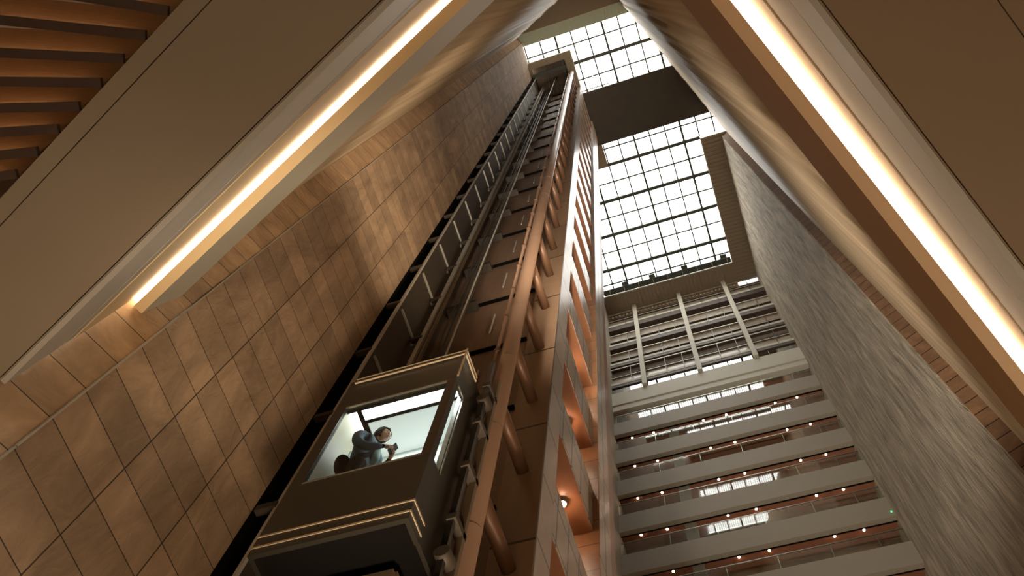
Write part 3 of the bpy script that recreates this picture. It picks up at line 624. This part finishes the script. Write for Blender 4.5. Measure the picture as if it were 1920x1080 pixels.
# jacket over trunk and arms
jk = [[P(-.03, 0, .76, .10, .12), P(-.03, 0, .84, .15, .165), P(-.05, 0, .98, .155, .18), P(-.07, 0, 1.12, .155, .185), P(-.06, 0, 1.28, .17, .205), P(-.05, 0, 1.42, .13, .17), P(-.0, 0, 1.52, .085)]]
for s in (-1, 1):
    jk.append([P(-.05, 0, 1.42, .13, .17), P(-.06, .16*s, 1.43, .10), P(-.08, .235*s, 1.36, .085), P(-.045, .26*s, 1.14, .075), P(.07, .205*s, 1.055, .062), P(.19, .135*s, 1.125, .048), P(.235, .105*s, 1.16, .038)])
skin('jacket', jk, JKT, pe)
skin('shirt', [[P(.12, 0, 1.0, .05, .06), P(.10, 0, 1.25, .05, .06), P(.05, 0, 1.47, .05)]], SHIRT, pe)
skin('trousers', [[P(-.05, 0, 1.02, .08, .10), P(-.045, 0, .92, .11, .13), P(-.03, -.10, .86, .125), P(.0, -.11, .48, .09), P(-.03, -.11, .09, .07)], [P(-.045, 0, .92, .11, .13), P(-.03, .10, .86, .125), P(.0, .11, .48, .09), P(-.03, .11, .09, .07)]], DRK, pe)
for s in (-1, 1): skin('shoe', [[P(-.07, .11*s, .045, .045), P(.02, .115*s, .05, .05), P(.17, .12*s, .035, .038)]], SHO, pe)
# head: deformed sphere with face
def head():
    bm = bmesh.new(); bmesh.ops.create_uvsphere(bm, u_segments=36, v_segments=26, radius=1)
    for v in bm.verts:
        x, y, z = v.co
        sx, sy, sz = .098, .076, .122
        nx = x*sx; ny = y*sy; nz = z*sz
        if z < -.1: k = 1-.33*(min(1, -z-.1))**1.3; ny *= k; nx = nx*(1-.18*(-z-.1)) + (.012 if x > 0 else .028*(-z))
        if x > 0:
            f = math.exp(-(y/.16)**2)
            nx += .024*f*math.exp(-((z+.22)/.16)**2)*1.0           # nose
            nx += .010*f*math.exp(-((z+.55)/.10)**2)              # lips
            nx += .010*math.exp(-(y/.3)**2)*math.exp(-((z+.92)/.16)**2)   # chin
            for s in (-1, 1): nx -= .012*math.exp(-((y-s*.36)/.16)**2 - ((z-.0)/.13)**2)   # eye sockets
            nx += .005*math.exp(-((z-.22)/.12)**2)
        v.co = (nx, ny, nz)
    me = bpy.data.meshes.new('head'); bm.to_mesh(me); bm.free()
    for p in me.polygons: p.use_smooth = True
    return me
HX = (.085, 0, 1.72); rot = Matrix.Rotation(math.radians(16), 4, 'Y')
def put(me, name, m, off=(0, 0, 0)):
    o = bpy.data.objects.new(name, me); COL.objects.link(o); me.materials.append(m); o.parent = pe
    o.location = (HX[0]-.02, HX[1], HX[2]); o.rotation_euler = (0, math.radians(16), 0); return o
hd = put(head(), 'head', SKIN)
def sphere_me(name, c, r, seg=12):
    bm = bmesh.new(); bmesh.ops.create_uvsphere(bm, u_segments=seg, v_segments=seg, radius=1)
    for v in bm.verts: v.co = (c[0]+v.co.x*r[0], c[1]+v.co.y*r[1], c[2]+v.co.z*r[2])
    me = bpy.data.meshes.new(name); bm.to_mesh(me); bm.free()
    for p in me.polygons: p.use_smooth = True
    return me
for s in (-1, 1):
    put(sphere_me('eye', (.083, .028*s, .0), (.012, .013, .009)), 'eye', plain('eye white', srgb(230, 228, 222), .2))
    put(sphere_me('ear', (-.005, .074*s, -.012), (.018, .008, .030)), 'ear', SKIN)
    put(sphere_me('pupil', (.0945, .028*s, -.001), (.003, .006, .006)), 'pupil', DRK)
put(sphere_me('mouth', (.104, 0, -.067), (.006, .022, .005)), 'mouth', plain('lips', srgb(150, 84, 76), .5))
# hair: cap over top and back
bm = bmesh.new(); bmesh.ops.create_uvsphere(bm, u_segments=36, v_segments=26, radius=1)
for v in list(bm.verts):
    x, y, z = v.co
    k = 1.0 + .035*math.sin(9*y+5*z)+.03*math.sin(13*x)
    v.co = (x*.116*k-.010, y*.096*k, z*.136*k+.008)
dl = [v for v in bm.verts if (v.co.x > .062 and v.co.z < .06) or (v.co.z < -.105) or (v.co.x > .048 and v.co.z < .0) ]
bmesh.ops.delete(bm, geom=dl, context='VERTS')
me = bpy.data.meshes.new('hair'); bm.to_mesh(me); bm.free()
for p in me.polygons: p.use_smooth = True
hr = put(me, 'hair', plain('black hair', srgb(9, 8, 8), .7, var=.3, scale=30, spec=.2)); hr.modifiers.new('solid', 'SOLIDIFY').thickness = .014
gb = MB()
for s in (-1, 1):
    c = Vector((.105, .032*s, .0)); ring = [c+Vector((0, .024*math.cos(t*math.pi/6), .018*math.sin(t*math.pi/6))) for t in range(12)]
    for i in range(12): gb.tube(ring[i], ring[(i+1) % 12], .003, seg=6)
    gb.tube((.103, .055*s, .004), (.0, .079*s, .008), .0025, seg=6)
gb.tube((.106, -.009, .004), (.106, .009, .004), .003, seg=6)
go = gb.build('glasses', M['dark']); go.parent = pe; go.location = (HX[0]-.02, 0, HX[2]); go.rotation_euler = (0, math.radians(16), 0)
# hands: palm with four fingers and a thumb, curled round the phone
for s in (-1, 1):
    wr = Vector(P(.235, .10*s, 1.165)[:3]); pc = Vector(P(.285, .062*s, 1.205)[:3])
    ch = [[(*wr, .026), (*((wr+pc)/2), .030), (*pc, .028)]]
    for i in range(4):
        b0 = pc + Vector((.012, -.004*s, .030-.020*i)); ln = (.030, .034, .031, .025)[i]
        ch.append([(*pc, .028), (*b0, .011), (*(b0+Vector((ln*.8, -.010*s, .003))), .0095), (*(b0+Vector((ln*.95, -.034*s, .003))), .0085), (*(b0+Vector((ln*.55, -.050*s, .002))), .0075)])
    tb0 = (wr+pc)/2 + Vector((-.012, -.012*s, .02))
    ch.append([(*((wr+pc)/2), .030), (*tb0, .012), (*(tb0+Vector((.008, -.022*s, .026))), .010), (*(tb0+Vector((.022, -.030*s, .040))), .0085)])
    skin('hand', ch, SKIN, pe, sub=1)
ph = MB(); 
o = MB().box(-.006, .006, -.042, .042, -.085, .085).build('phone', plain('black phone case', srgb(26, 18, 18), .3), bevel=.004)
o.location = P(.315, 0, 1.235)[:3]; o.rotation_euler = (0, math.radians(28), 0)
tag(o, 'dark phone held in the hands of the person in the elevator', 'phone')
me = sphere_me('shoulder_bag', (0, 0, 0), (.085, .14, .17), 20)
o = bpy.data.objects.new('shoulder_bag', me); COL.objects.link(o); me.materials.append(plain('black bag cloth', srgb(9, 10, 12), .95, spec=.05))
o.location = P(-.22, -.10, .88)[:3]; o.rotation_euler = (0, math.radians(6), 0)
tag(o, 'black bag hanging behind the person in the elevator', 'bag')
